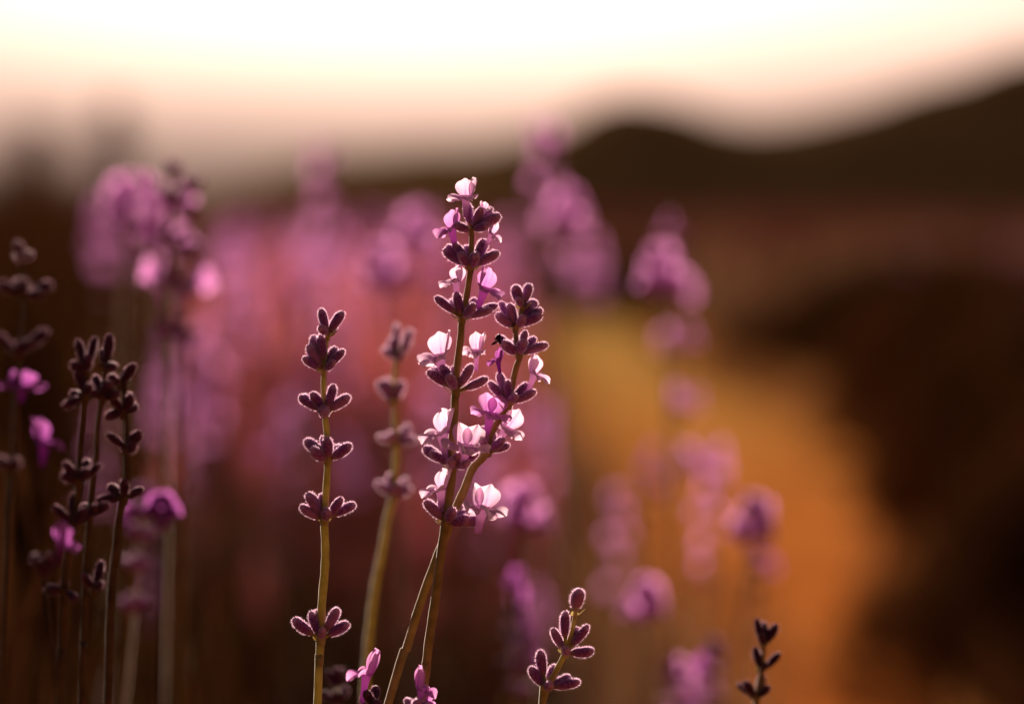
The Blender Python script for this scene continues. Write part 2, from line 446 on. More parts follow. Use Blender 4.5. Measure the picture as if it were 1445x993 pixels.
def path_bulge(y): return math.exp(-((y - 7.0) / 2.2) ** 2)
def path_centre(y): return 0.39 + 0.03 * math.sin(y * 0.35) + 0.14 * path_bulge(y) 
def path_material():
    m, t, o = mat('path_dry_soil')
    tc = N(t, 'ShaderNodeTexCoord'); no = N(t, 'ShaderNodeTexNoise'); no.inputs['Scale'].default_value = 2.2; no.inputs['Detail'].default_value = 8
    no.inputs['Roughness'].default_value = 0.7
    t.links.new(tc.outputs['Object'], no.inputs['Vector'])
    sx = N(t, 'ShaderNodeSeparateXYZ'); t.links.new(tc.outputs['Object'], sx.inputs[0])
    far = N(t, 'ShaderNodeMapRange'); far.inputs[1].default_value = 5.0; far.inputs[2].default_value = 11.0; t.links.new(sx.outputs['Y'], far.inputs[0])
    earth = ramp(t, [(0.3, (0.68, 0.18, 0.035)), (0.62, (0.88, 0.33, 0.075))]); t.links.new(no.outputs['Fac'], earth.inputs[0])
    straw = ramp(t, [(0.35, (0.72, 0.39, 0.09)), (0.62, (0.88, 0.55, 0.16))]); t.links.new(no.outputs['Fac'], straw.inputs[0])
    mx = N(t, 'ShaderNodeMix', data_type='RGBA'); t.links.new(far.outputs[0], mx.inputs[0]); t.links.new(earth.outputs[0], mx.inputs[6]); t.links.new(straw.outputs[0], mx.inputs[7])
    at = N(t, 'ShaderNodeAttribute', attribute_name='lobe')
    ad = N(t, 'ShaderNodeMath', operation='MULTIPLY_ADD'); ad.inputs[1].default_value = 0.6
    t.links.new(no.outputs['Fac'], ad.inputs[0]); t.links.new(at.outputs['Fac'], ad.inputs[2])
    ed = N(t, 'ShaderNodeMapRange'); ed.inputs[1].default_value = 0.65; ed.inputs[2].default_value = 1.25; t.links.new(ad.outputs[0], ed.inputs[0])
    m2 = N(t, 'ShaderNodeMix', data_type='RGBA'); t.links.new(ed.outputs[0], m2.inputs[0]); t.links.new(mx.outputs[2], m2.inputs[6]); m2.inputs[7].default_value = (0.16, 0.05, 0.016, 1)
    b = N(t, 'ShaderNodeBsdfDiffuse'); b.inputs['Roughness'].default_value = 0.5
    t.links.new(m2.outputs[2], b.inputs['Color']); t.links.new(b.outputs[0], o.inputs[0])
    return m
M['path'] = path_material()
V, F, A = [], [], []
NX, NY = 18, 330
for j in range(NY):
    y = -2.0 + 20.5 * (j / (NY - 1)) ** 1.3
    hw = 0.40 + 0.04 * math.sin(y * 0.9 + 1) + 0.18 * path_bulge(y)
    for i in range(NX):
        f = i / (NX - 1) * 2 - 1
        e = 1 - f ** 4
        V.append((path_centre(y) + f * hw + 0.03 * math.sin(y * 5.1) * abs(f), y, 0.004 + e * (0.012 + 0.012 * smooth_noise(f * 4, y * 6)))); A.append(abs(f))
for j in range(NY - 1):
    for i in range(NX - 1): F.append((j * NX + i, j * NX + i + 1, (j + 1) * NX + i + 1, (j + 1) * NX + i))
tag(mesh_obj('path', V, F, M['path'], attr=A), 'sunlit orange dry earth path running between the lavender rows', kind='structure')

RIDGE = 150.0
prof = [(-2600, 262), (-1200, 230), (-400, 268), (0, 290), (220, 294), (330, 268), (430, 225), (560, 212), (730, 200), (800, 172), (870, 120), (950, 142), (1050, 180), (1150, 164), (1300, 118), (1445, 72), (1750, 20), (2300, 70), (3200, 150), (4600, 240)]
px_ = np.array([p[0] for p in prof]); py_ = np.array([p[1] for p in prof])
def ridge_h(x):
    px = 722.5 + x / RIDGE * FPX
    t = np.linspace(-60, 60, 9)
    y = np.mean([np.interp(px + d, px_, py_) for d in t])
    return max(0.05, (HORIZON - y) / FPX * RIDGE + 0.6)
V, F = [], []
xs = np.concatenate([np.linspace(-220, -40, 40), np.linspace(-39, 45, 130), np.linspace(46, 240, 50)])
ys = np.concatenate([np.linspace(122, 148, 22), [150], np.linspace(155, 260, 16)])
for y in ys:
    u = (y - 122) / 28 if y <= 150 else 1 - (y - 150) / 110
    k = u * u * (3 - 2 * u)
    for x in xs:
        V.append((x, y, -0.05 + k * (ridge_h(x) + 0.05) + (0.16 * smooth_noise(x * 1.1, y * 1.3, 4) * k)))
n = len(xs)
for j in range(len(ys) - 1):
    for i in range(n - 1): F.append((j * n + i, j * n + i + 1, (j + 1) * n + i + 1, (j + 1) * n + i))
tag(mesh_obj('hills', V, F, M['hill']), 'dark scrub covered hills along the skyline', kind='structure')

# ------------------------------------------------------------------ far rows of lavender (one uncountable mass)
def spikes_mesh(xyz_top, h, r, lean):
    """five-sided spindles, two shoulders each, as flat arrays"""
    n = len(xyz_top); S = 5
    fr = np.array([0.0, 0.25, 0.7, 1.0]); rad = np.array([0.35, 1.0, 0.85, 0.1])
    a = np.arange(S) / S * 2 * np.pi
    V = np.zeros((n, 4, S, 3))
    for q in range(4):
        cz = xyz_top[:, 2] - h * (1 - fr[q]); cx = xyz_top[:, 0] - lean[:, 0] * (1 - fr[q]); cy = xyz_top[:, 1] - lean[:, 1] * (1 - fr[q])
        V[:, q, :, 0] = cx[:, None] + r[:, None] * rad[q] * np.cos(a); V[:, q, :, 1] = cy[:, None] + r[:, None] * rad[q] * np.sin(a); V[:, q, :, 2] = cz[:, None]
    idx = np.arange(n)[:, None, None] * 4 * S
    q, k = np.meshgrid(np.arange(3), np.arange(S), indexing='ij')
    f = np.stack([q * S + k, q * S + (k + 1) % S, (q + 1) * S + (k + 1) % S, (q + 1) * S + k], -1).reshape(1, -1, 4)
    F = (f + idx).reshape(-1, 4)
    return V.reshape(-1, 3), F

def fast_mesh(name, V, F, m):
    me = bpy.data.meshes.new(name)
    me.vertices.add(len(V)); me.vertices.foreach_set('co', V.astype(np.float32).ravel())
    k = F.shape[1]
    me.loops.add(F.size); me.loops.foreach_set('vertex_index', F.astype(np.int32).ravel())
    me.polygons.add(len(F)); me.polygons.foreach_set('loop_start', np.arange(0, F.size, k, dtype=np.int32))
    me.update(calc_edges=True); me.materials.append(m)
    return me

def leaves_arrays(base, dirv, length, width):
    n = len(base)
    rnd = rng.normal(size=(n, 3)); side = np.cross(dirv, rnd); side /= np.linalg.norm(side, axis=1)[:, None] + 1e-9
    up = dirv * length[:, None]
    V = np.stack([base, base + up * 0.5 + side * width[:, None] / 2, base + up + np.array([0, 0, -0.004]), base + up * 0.5 - side * width[:, None] / 2], 1)
    F = np.arange(n * 4).reshape(n, 4)
    return V.reshape(-1, 3), F

ROWS = [(-8.2, 0.55), (-6.5, 0.55), (-4.8, 0.55), (-3.1, 0.6), (-0.66, 0.66), (0.45, 0.62), (1.6, 0.64), (3.25, 0.6), (4.95, 0.55), (6.65, 0.55), (8.3, 0.55)]
tops, fol_b, fol_d = [], [], []
for cx, hw in ROWS:
    y0 = 11.5 if cx == 1.6 else 6.0 if abs(cx) < 2.5 else 9.0
    if cx == 0.45: y0 = 17.0
    cnt = (5600 if cx == -0.66 else 5200) if abs(cx) < 2.5 else 3000
    y = y0 + (62 - y0) * rng.random(cnt) ** 1.7
    u = rng.uniform(-1, 1, cnt)
    z = 0.36 + 0.20 * np.sqrt(np.clip(1 - u * u, 0, 1)) + rng.normal(0, 0.045, cnt)
    keep = rng.random(cnt) < 0.45 if abs(cx) < 1 else rng.random(cnt) < (0.06 if cx < -2 else 0.32)
    if cx == -0.66: keep &= (u > -0.1) | (rng.random(cnt) < 0.12)
    tops.append(np.stack([cx + u * hw, y, z], 1)[keep])
    cn = cnt * (10 if cx == 1.6 else 6)
    y = y0 - 0.6 + (62 - y0) * rng.random(cn) ** 1.7; u = rng.uniform(-1, 1, cn); v = rng.random(cn) ** 0.6
    hgt = (0.44 if cx == 1.6 else 0.36) * np.sqrt(np.clip(1 - u * u, 0, 1)) * v + 0.01
    fol_b.append(np.stack([cx + u * hw * 0.95, y, hgt], 1))
    d = np.stack([u * 0.8, rng.normal(0, 0.4, cn), np.full(cn, 0.9)], 1) + rng.normal(0, 0.3, (cn, 3)); d /= np.linalg.norm(d, axis=1)[:, None]; fol_d.append(d)
T = np.concatenate(tops)
def flower_mass(name, pts, m, label):
    n = len(pts)
    V, F = spikes_mesh(pts, rng.uniform(0.05, 0.10, n), rng.uniform(0.006, 0.010, n), rng.normal(0, 0.012, (n, 2)))
    o = bpy.data.objects.new(name, fast_mesh(name, V, F, m)); col.objects.link(o)
    tag(o, label, 'flowers', kind='stuff')
flower_mass('distant_flowers', T, M['field_flower'], 'hazy mass of faded purple lavender flowers in the far rows')
n = 5400
yb = 2.3 + 7.5 * rng.random(n) ** 1.4; ub = rng.uniform(-1, 1, n)
xb = -0.57 + ub * 0.60
zb = 0.27 + 0.25 * np.sqrt(1 - ub * ub) + rng.normal(0, 0.07, n)
ok = (zb < 0.555) & ~(xb < -0.12 - 0.07 * yb)
flower_mass('row_flowers', np.stack([xb, yb, zb], 1)[ok], M['row_flower'], 'soft mauve mass of lavender flowers filling the flowering row')
B = np.concatenate(fol_b); Dv = np.concatenate(fol_d); n = len(B)
V, F = leaves_arrays(B, Dv, rng.uniform(0.06, 0.13, n), rng.uniform(0.012, 0.022, n))
o = bpy.data.objects.new('distant_foliage', fast_mesh('distant_foliage', V, F, M['leaf'])); col.objects.link(o)
tag(o, 'dark leafy mounds under the far lavender rows', 'foliage', kind='stuff')

# ------------------------------------------------------------------ two slender trees on the low skyline
def tree(label, x, y, z0, h, wd, seed):
    r_ = np.random.default_rng(seed); rr = random.Random(seed)
    root = empty('slender_tree', (x, y, z0), label, 'tree')
    path = [Vector((0, 0, -0.3)), Vector((0.03, 0, h * 0.3)), Vector((-0.03, 0.02, h * 0.62)), Vector((0.0, 0, h * 0.93))]
    V, F = tube_data(catmull(path, 4), list(np.linspace(0.11, 0.02, 13)), 8); tr = mesh_obj('trunk', V, F, M['wood'], root)
    for k in range(7):
        a = rr.uniform(0, 6.28); zz = h * rr.uniform(0.25, 0.75); L = wd * rr.uniform(0.25, 0.45)
        V, F = tube_data([Vector((0, 0, zz)), Vector((math.cos(a) * L * .5, math.sin(a) * L * .5, zz + L * .6)), Vector((math.cos(a) * L, math.sin(a) * L, zz + L * 1.3))], [0.04, 0.028, 0.01], 6)
        mesh_obj('limb', V, F, M['wood'], tr)
    nb = 26; cl = []
    for k in range(nb):
        f = rr.uniform(0.16, 1.0); rad = wd / 2 * math.sin(math.pi * min(1, 0.12 + f * 0.86)) ** 0.7
        a = rr.uniform(0, 6.28); q = rad * rr.uniform(0.2, 0.85)
        cl.append((math.cos(a) * q, math.sin(a) * q, h * f))
    cl = np.array(cl); n = 5200
    c = cl[r_.integers(0, nb, n)] + r_.normal(0, wd * 0.10, (n, 3))
    d = r_.normal(size=(n, 3)); d /= np.linalg.norm(d, axis=1)[:, None]
    V, F = leaves_arrays(c, d, r_.uniform(0.10, 0.2, n), r_.uniform(0.05, 0.1, n))
    cr = bpy.data.objects.new('crown', fast_mesh('crown', V, F, M['tree_leaf'])); col.objects.link(cr); cr.parent = root
M['tree_leaf'] = leafy('tree_leaf', [(0.3, (0.07, 0.035, 0.03)), (0.7, (0.13, 0.075, 0.06))], 0.35, 3)
def hill_z(x, y):
    u = (y - 122) / 28 if y <= 150 else 1 - (y - 150) / 110
    u = max(0, min(1, u)); return (ridge_h(x)) * u * u * (3 - 2 * u)
for px, w_, h_, yy, s_, lb in ((52, 3.2, 4.3, 132, 5, 'blurred reddish tree with a low wide crown on the skyline'), (160, 2.6, 5.2, 128, 9, 'blurred taller reddish tree with a narrow crown on the skyline')):
    x = (px - 722.5) / FPX * yy
    tree(lb, x, yy, hill_z(x, yy) - 0.1, h_, w_, s_)

# ------------------------------------------------------------------ lavender bushes near the camera
def bush_meshes(seed, n, m):
    r_ = np.random.default_rng(seed)
    a = r_.uniform(0, 2 * np.pi, n); el = np.arcsin(r_.uniform(0.05, 1, n)); rad = r_.random(n) ** 0.45
    rx, rz = 0.40, 0.30
    wob = 1 + 0.13 * np.sin(3 * a + seed) + 0.08 * np.sin(7 * a + 2 * seed)
    u = np.stack([np.cos(a) * np.cos(el), np.sin(a) * np.cos(el), np.sin(el)], 1)
    b = u * rad[:, None] * np.array([rx, rx, rz]) * wob[:, None]
    d = u * 0.7 + np.array([0, 0, 0.7]) + r_.normal(0, 0.35, (n, 3)); d /= np.linalg.norm(d, axis=1)[:, None]
    V, F = leaves_arrays(b, d, r_.uniform(0.03, 0.055, n), r_.uniform(0.003, 0.0055, n))
    return fast_mesh('foliage', V, F, m)
def wood_mesh(seed):
    r_ = random.Random(seed); V, F = [], []
    for k in range(16):
        a = r_.uniform(0, 6.28); L = r_.uniform(0.15, 0.34); h = r_.uniform(0.12, 0.26)
        v, f = tube_data([Vector((0.02 * math.cos(a), 0.02 * math.sin(a), -0.01)), Vector((L * .35 * math.cos(a), L * .35 * math.sin(a), h * .6)), Vector((L * math.cos(a + .2), L * math.sin(a + .2), h))], [0.007, 0.005, 0.002], 6, off=len(V))
        V += v; F += f
    return mesh_obj('branches', V, F, M['wood'], link=False)
FOL = [bush_meshes(s, 6500, M['leaf']) for s in (1, 2, 3)] + [bush_meshes(s, 6500, M['leaf_shaded']) for s in (4, 5)]
WOODS = [wood_mesh(s) for s in (1, 2)]
def bush(x, y, s, label, group, dark=False):  # dark picks the leaf colour that has shade painted in
    root = empty('lavender_bush', (x, y, 0), label, 'bush', group)
    root.rotation_euler.z = random.uniform(0, 6.28); root.scale = (s, s, s * random.uniform(0.9, 1.1))
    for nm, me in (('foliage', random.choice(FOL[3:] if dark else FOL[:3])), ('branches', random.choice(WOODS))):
        c = bpy.data.objects.new(nm, me); col.objects.link(c); c.parent = root
    return root
y = 0.78
BUSHES = []
while y < 6.2:
    for cx in (-0.98, -0.45, -0.10) if y > 1.6 else (-0.34, -0.02):
        bx = cx + random.uniform(-0.06, 0.06)
        BUSHES.append((bx, y))
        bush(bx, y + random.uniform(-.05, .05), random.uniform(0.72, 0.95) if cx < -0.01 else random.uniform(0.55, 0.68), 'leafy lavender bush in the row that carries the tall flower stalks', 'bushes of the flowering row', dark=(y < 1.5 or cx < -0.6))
    y += random.uniform(0.5, 0.62)
y = 2.3
while y < 8.0:
    for cx in (1.06, 1.5) if y < 5.2 else (1.5, 1.98):
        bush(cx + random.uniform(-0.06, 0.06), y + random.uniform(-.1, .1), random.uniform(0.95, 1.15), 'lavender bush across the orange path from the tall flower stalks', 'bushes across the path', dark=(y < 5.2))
    y += random.uniform(0.55, 0.68)

for k in range(11):
    bx, by = random.uniform(0.58, 1.05), random.uniform(2.8, 4.1)
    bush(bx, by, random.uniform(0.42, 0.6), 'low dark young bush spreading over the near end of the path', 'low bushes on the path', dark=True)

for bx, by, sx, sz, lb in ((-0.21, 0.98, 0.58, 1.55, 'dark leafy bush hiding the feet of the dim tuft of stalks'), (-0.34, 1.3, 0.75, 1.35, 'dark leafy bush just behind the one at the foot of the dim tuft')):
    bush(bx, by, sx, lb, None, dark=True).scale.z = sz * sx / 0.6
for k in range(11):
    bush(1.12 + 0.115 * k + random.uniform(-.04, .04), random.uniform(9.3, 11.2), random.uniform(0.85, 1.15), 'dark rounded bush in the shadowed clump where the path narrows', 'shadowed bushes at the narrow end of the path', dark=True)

ADDED_SHRUB_FOL = bush_meshes(11, 17000, M['leaf_shaded'])
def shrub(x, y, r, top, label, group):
    o = bush(x, y, 1.0, label, group, dark=True); o.children[0].data = ADDED_SHRUB_FOL; o.name = 'added_dark_shrub'; o['category'] = 'shrub'; o.scale = (r / 0.42, r / 0.42, top / 0.33)  # invented shrubs, put in to darken both sides of the field
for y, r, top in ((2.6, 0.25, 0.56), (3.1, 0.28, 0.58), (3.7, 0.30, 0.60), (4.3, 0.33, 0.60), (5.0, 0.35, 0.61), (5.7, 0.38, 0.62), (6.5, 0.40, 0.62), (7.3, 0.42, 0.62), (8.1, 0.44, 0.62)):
    x = -0.105 * y - r                                   # added shrubs fan out with distance to keep this side dark
    shrub(x, y, r, top, 'tall dark shrub without flowers added to darken the side of the flowering row', 'added dark shrubs beside the flowering row')
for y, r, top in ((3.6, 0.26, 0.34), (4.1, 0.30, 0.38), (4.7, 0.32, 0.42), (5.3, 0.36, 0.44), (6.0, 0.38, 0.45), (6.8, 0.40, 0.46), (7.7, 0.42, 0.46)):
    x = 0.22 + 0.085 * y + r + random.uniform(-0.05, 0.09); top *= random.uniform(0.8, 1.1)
    shrub(x, y, r, top, 'dark shrub without flowers added to darken the side of the sunlit path', 'added dark shrubs beside the path')

# dry weeds thinning out from the path's edges
n = 3600
wy = 2.4 + 12.0 * rng.random(n) ** 1.5
wf = np.sign(rng.uniform(-1, 1, n)) * rng.random(n) ** 0.45
wb = np.exp(-((wy - 7.0) / 2.2) ** 2)
wx = 0.39 + 0.14 * wb + wf * (0.44 + 0.22 * wb)
okw = (rng.random(n) < np.clip(np.abs(wf) ** 3 + (wy < 4.6) * 0.6, 0, 1)) & (wx > 0.02)
wx, wy = np.repeat(wx[okw], 5), np.repeat(wy[okw], 5); n = len(wx)
d = np.stack([rng.normal(0, 0.45, n), rng.normal(0, 0.45, n), np.ones(n)], 1); d /= np.linalg.norm(d, axis=1)[:, None]
V, F = leaves_arrays(np.stack([wx + rng.normal(0, 0.012, n), wy + rng.normal(0, 0.012, n), np.full(n, 0.004)], 1), d, rng.uniform(0.04, 0.14, n), rng.uniform(0.006, 0.012, n))
M['weed'] = leafy('dry_weed', [(0.3, (0.13, 0.055, 0.02)), (0.7, (0.28, 0.13, 0.045))], 0.4, 5)
o = bpy.data.objects.new('weeds', fast_mesh('weeds', V, F, M['weed'])); col.objects.link(o)
tag(o, 'reddish dry weeds along the edges of the path', 'weeds', kind='stuff')

# ------------------------------------------------------------------ flower stalks in focus
SEC = 0.78   # y where the in-focus stalks root
stalk('tallest lavender stalk with open pale pink blossoms and a blossom at its tip', D0,
      [c1(402, 385), c1(403, 430), c1(400, 540), c1(393, 640), c1(375, 760), c1(350, 890), c2(345, 170), c2(326, 330), c2(315, 480), c2(310, 600), c2(297, 760), c2(297, 900), (629, 735), (622, 785), (613, 853), (605, 907), (600, 955), (595, 1000)],
      [W(c1, (402, 402), [(318, 383, -1), (376, 250, 1), (462, 285, -1), (555, 322, -1), (498, 380, -1, .8), (505, 275, 1)],
         [dict(s=(376, 262), c=(373, 212), t=(378, 103), yaw=-40, w=1.0), dict(s=(462, 300), c=(466, 282), t=(472, 240), yaw=30, w=1.0, z=-.001)]),
       W(c1, (397, 608), [(255, 505, 1), (272, 485, 1), (318, 468, -1), (345, 535, -1, .95), (428, 525, -1), (482, 455, 1), (545, 515, -1), (378, 480, 1)],
         [dict(s=(318, 480), c=(292, 385), t=(272, 280), yaw=-65, m='petal_deep', w=.95, z=-.001), dict(s=(482, 465), c=(515, 415), t=(545, 330), yaw=70, w=.8, m='petal')]),
       W(c1, (352, 878), [(212, 758, -1), (318, 738, -1), (300, 770, 1), (432, 775, 1), (420, 808, -1), (512, 828, -1), (538, 798, 1, .85)],
         [dict(s=(318, 745), c=(318, 672), t=(305, 578), yaw=-70), dict(s=(435, 775), c=(478, 705), t=(500, 590), yaw=55, m='petal_deep')]),
       W(c2, (318, 468), [(172, 352, -1), (192, 335, 1), (252, 322, -1), (287, 375, -1), (408, 325, -1), (492, 405, -1), (310, 330, 1)],
         [dict(s=(252, 332), c=(228, 262), t=(220, 128), yaw=-50), dict(s=(410, 330), c=(430, 238), t=(420, 130), yaw=-25, w=.75)]),
       W(c2, (300, 872), [(145, 768, 1), (183, 790, -1), (258, 745, 1), (300, 835, -1), (336, 798, -1), (392, 850, -1), (440, 800, -1)],
         [dict(s=(258, 755), c=(242, 680), t=(228, 545), yaw=-60), dict(s=(350, 810), c=(372, 745), t=(372, 620), yaw=5, w=1.2, z=-.003)]),
       W(c3, (306, 275), [(230, 182, -1), (288, 175, 1), (340, 218, -1), (388, 228, 1), (448, 258, -1), (400, 262, -1)],
         [dict(s=(288, 185), c=(285, 135), t=(278, 50), yaw=-65), dict(s=(445, 255), c=(452, 205), t=(470, 105), yaw=25, w=1.05, m='petal', z=-.002)])],
      (-0.075, 0.80), stem_mat='stem_brown', r=0.00105, seed=1)

stalk('bushy lavender stalk crossing the tallest one, with a withered dark blossom', D0 + 0.006,
      [c1(675, 800), c1(655, 900), c1(640, 960), c2(660, 275), c2(640, 350), c2(600, 520), c2(560, 600), c2(505, 700), c2(480, 800), c2(410, 880), c2(370, 980), (646, 711), (630, 752), (614, 793), (591, 857), (573, 917), (548, 992)],
      [W(c1, (675, 815), [(628, 702, -1), (716, 688, 1), (752, 780, 1), (655, 770, -1, .7)]),
       W(c1, (640, 925), [(533, 862, -1), (563, 785, 1, .85), (606, 795, -1), (690, 872, -1), (772, 850, -1), (780, 825, 1), (730, 800, 1)]),
       W(c2, (660, 270), [(568, 203, -1), (690, 138, -1), (650, 175, 1), (742, 172, 1), (806, 205, -1), (680, 195, -1), (545, 165, 1, .8)],
         [dict(s=(558, 205), c=(546, 188), t=(522, 150), yaw=-60, dead=1, z=-.001, w=1.6)]),
       W(c2, (600, 535), [(500, 412, -1), (556, 365, 1), (600, 405, -1), (702, 425, 1), (750, 470, -1), (640, 480, -1, .9)],
         [dict(s=(705, 430), c=(745, 365), t=(768, 262), yaw=75, w=.9), dict(s=(556, 372), c=(545, 295), t=(535, 225), yaw=-70, m='petal_dim', w=.9)]),
       W(c2, (488, 790), [(466, 655, -1), (458, 720, -1, .9), (582, 728, -1), (608, 762, 1), (525, 690, 1), (410, 800, 1)],
         [dict(s=(470, 670), c=(510, 575), t=(520, 465), yaw=0, m='petal_deep', w=1.15, z=-.003), dict(s=(560, 700), c=(598, 655), t=(650, 545), yaw=30, w=.9, z=.003)]),
       W(c3, (352, 262), [(395, 232, -1), (440, 262, 1), (372, 215, 1)])],
      (-0.11, 0.82), stem_mat='stem_brown', r=0.00100, seed=2)

stalk('upright lavender stalk with neat closed buds and no open blossoms', D0 - 0.002,
      [c4(206, 165), c4(198, 220), c4(190, 320), c4(190, 430), c4(195, 500), c4(203, 580), c4(206, 680), c4(200, 790), c4(192, 920), (459, 770), c5(285, 300), c5(270, 480), c5(262, 680), c5(255, 800), c5(248, 993)],
      [W(c4, (206, 178), [(178, 75, -1), (262, 83, -1), (182, 145, -1, .85), (232, 130, 1, .8)]),
       W(c4, (190, 320), [(138, 182, 1), (182, 178, -1), (126, 222, -1), (112, 272, -1), (240, 228, 1), (268, 235, -1), (235, 288, -1, .9)]),
       W(c4, (195, 488), [(95, 418, 1), (148, 405, -1), (237, 378, -1), (292, 420, -1), (192, 475, -1, 1.05)]),
       W(c4, (206, 680), [(120, 592, 1), (145, 640, -1), (184, 585, 1, .9), (212, 590, -1), (300, 618, -1), (255, 630, 1)]),
       W(c4, (192, 918), [(95, 868, -1), (130, 808, -1), (180, 815, 1), (268, 832, -1), (310, 850, 1), (210, 880, -1, .9)]),
       W(c5, (265, 662), [(120, 562, -1), (212, 520, -1), (242, 512, 1), (355, 502, -1), (408, 572, -1), (275, 600, -1, .85)])],
      (-0.06, 0.76), r=0.00098, seed=3)

stalk('slim lavender stalk with yellow stem, slightly out of focus behind its sharp neighbours', 0.775,
      [c4(490, 200), c4(480, 280), c4(472, 400), c4(475, 500), c4(483, 610), c4(476, 720), c4(468, 820), (547, 730), (540, 775), (531, 820), (524, 870), (518, 930), (514, 1000)],
      [W(c4, (485, 275), [(482, 135, -1), (545, 160, -1), (428, 235, 1), (455, 190, 1), (505, 255, -1), (530, 200, 1)]),
       W(c4, (468, 445), [(412, 362, -1), (432, 400, 1), (512, 365, -1), (492, 405, 1), (440, 350, 1)]),
       W(c4, (480, 612), [(412, 578, -1), (460, 565, -1), (532, 538, 1), (562, 588, -1), (500, 560, 1)]),
       W(c4, (470, 825), [(402, 765, -1), (448, 735, 1), (500, 768, -1), (543, 790, -1), (520, 750, 1), (470, 790, -1)])],
      (-0.04, 0.88), buds=BUDS_MAUVE, r=0.00115, bud_px=38, seed=4)

stalk('low lavender stalk tipped by a single forked magenta blossom', D0 - 0.004,
      [c5(545, 960), c5(535, 1010), c5(530, 1080), c5(528, 1200)],
      [W(c5, (535, 1000), [(498, 915, -1), (540, 905, 1), (470, 960, 1), (560, 985, -1)],
         [dict(s=(498, 925), c=(500, 830), t=(533, 690), yaw=-80, m='petal_deep', w=.7)]),
       W(c5, (528, 1120), [(470, 1050, -1), (500, 1040, 1), (590, 1050, -1), (560, 1020, 1)])],
      (-0.05, 0.75), stem_mat='stem_brown', buds=BUDS_DARK, seed=5)
stalk('low lavender stalk with one upright pink blossom beside the crossing stems', D0 - 0.006,
      [c5(770, 990), c5(765, 1040), c5(760, 1200)],
      [W(c5, (765, 1040), [(765, 960, -1), (700, 975, 1), (820, 985, -1), (835, 1000, 1)],
         [dict(s=(765, 970), c=(782, 910), t=(788, 785), yaw=80, m='petal_deep', w=.65), dict(s=(800, 990), c=(815, 975), t=(830, 910), yaw=60, m='petal_deep', w=.8)]),
       W(c5, (760, 1170), [(700, 1100, -1), (740, 1090, 1), (820, 1090, -1)])],
      (-0.03, 0.75), stem_mat='stem_brown', seed=6)
stalk('short lavender stalk ending in one fat round bud', D0 - 0.001,
      [c8(415, 255), c8(405, 320), c8(390, 380), c8(365, 450), c8(330, 520), c8(288, 600), c8(268, 668), c8(262, 740)],
      [W(c8, (413, 268), [(422, 155, -1, 1.45)]),
       W(c8, (372, 440), [(363, 258, -1), (308, 335, -1), (474, 322, -1), (493, 440, -1), (372, 425, -1, .9), (420, 330, 1)]),
       W(c8, (285, 600), [(208, 508, -1), (250, 430, -1), (325, 498, 1), (432, 568, -1), (395, 555, 1), (300, 575, -1)])],
      (-0.02, 0.74), seed=7, bud_px=38)
stalk('small dark lavender stalk standing alone before the orange path', 0.735,
      [c8(1250, 370), c8(1248, 440), c8(1240, 525), c8(1225, 620), c8(1210, 700)],
      [W(c8, (1245, 412), [(1213, 288, -1), (1312, 318, -1), (1262, 315, 1), (1230, 350, -1)]),
       W(c8, (1242, 525), [(1202, 418, -1), (1318, 440, -1), (1260, 480, -1, .8)]),
       W(c8, (1215, 640), [(1160, 565, -1), (1255, 545, 1), (1140, 590, 1), (1270, 590, -1)])],
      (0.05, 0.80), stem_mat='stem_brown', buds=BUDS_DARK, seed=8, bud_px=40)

# the dim tuft
stalk('dim lavender stalk with a crowded tuft of upright buds at its top', 0.64,
      [c6(430, 690), c6(425, 800), c7(372, 240), c7(368, 390), c7(350, 560), c7(320, 720), c7(300, 900), (88, 910), (84, 1000)],
      [W(c6, (430, 720), [(392, 565, -1), (480, 555, 1), (370, 690, -1), (455, 660, -1)]),
       W(c6, (425, 850), [(385, 700, -1), (345, 840, 1), (470, 780, -1), (330, 890, -1), (410, 780, 1)]),
       W(c7, (368, 400), [(318, 298, -1), (305, 352, -1), (400, 290, 1), (475, 308, -1), (420, 330, -1)]),
       W(c7, (346, 610), [(265, 500, -1), (330, 450, 1), (400, 515, -1), (440, 520, 1)]),
       W(c7, (300, 905), [(225, 880, -1), (290, 862, 1), (372, 930, -1)])],
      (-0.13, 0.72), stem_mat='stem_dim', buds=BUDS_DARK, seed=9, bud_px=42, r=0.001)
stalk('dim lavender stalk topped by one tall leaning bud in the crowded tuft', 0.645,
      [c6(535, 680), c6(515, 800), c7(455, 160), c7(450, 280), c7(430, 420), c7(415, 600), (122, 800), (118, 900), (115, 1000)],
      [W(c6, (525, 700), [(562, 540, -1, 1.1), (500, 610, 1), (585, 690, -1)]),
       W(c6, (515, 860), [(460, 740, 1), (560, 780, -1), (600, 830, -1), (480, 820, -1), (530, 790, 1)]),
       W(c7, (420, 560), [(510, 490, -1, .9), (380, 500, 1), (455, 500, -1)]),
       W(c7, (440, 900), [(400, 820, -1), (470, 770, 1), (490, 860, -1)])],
      (-0.12, 0.73), stem_mat='stem_dim', buds=BUDS_DARK, seed=10, bud_px=42)
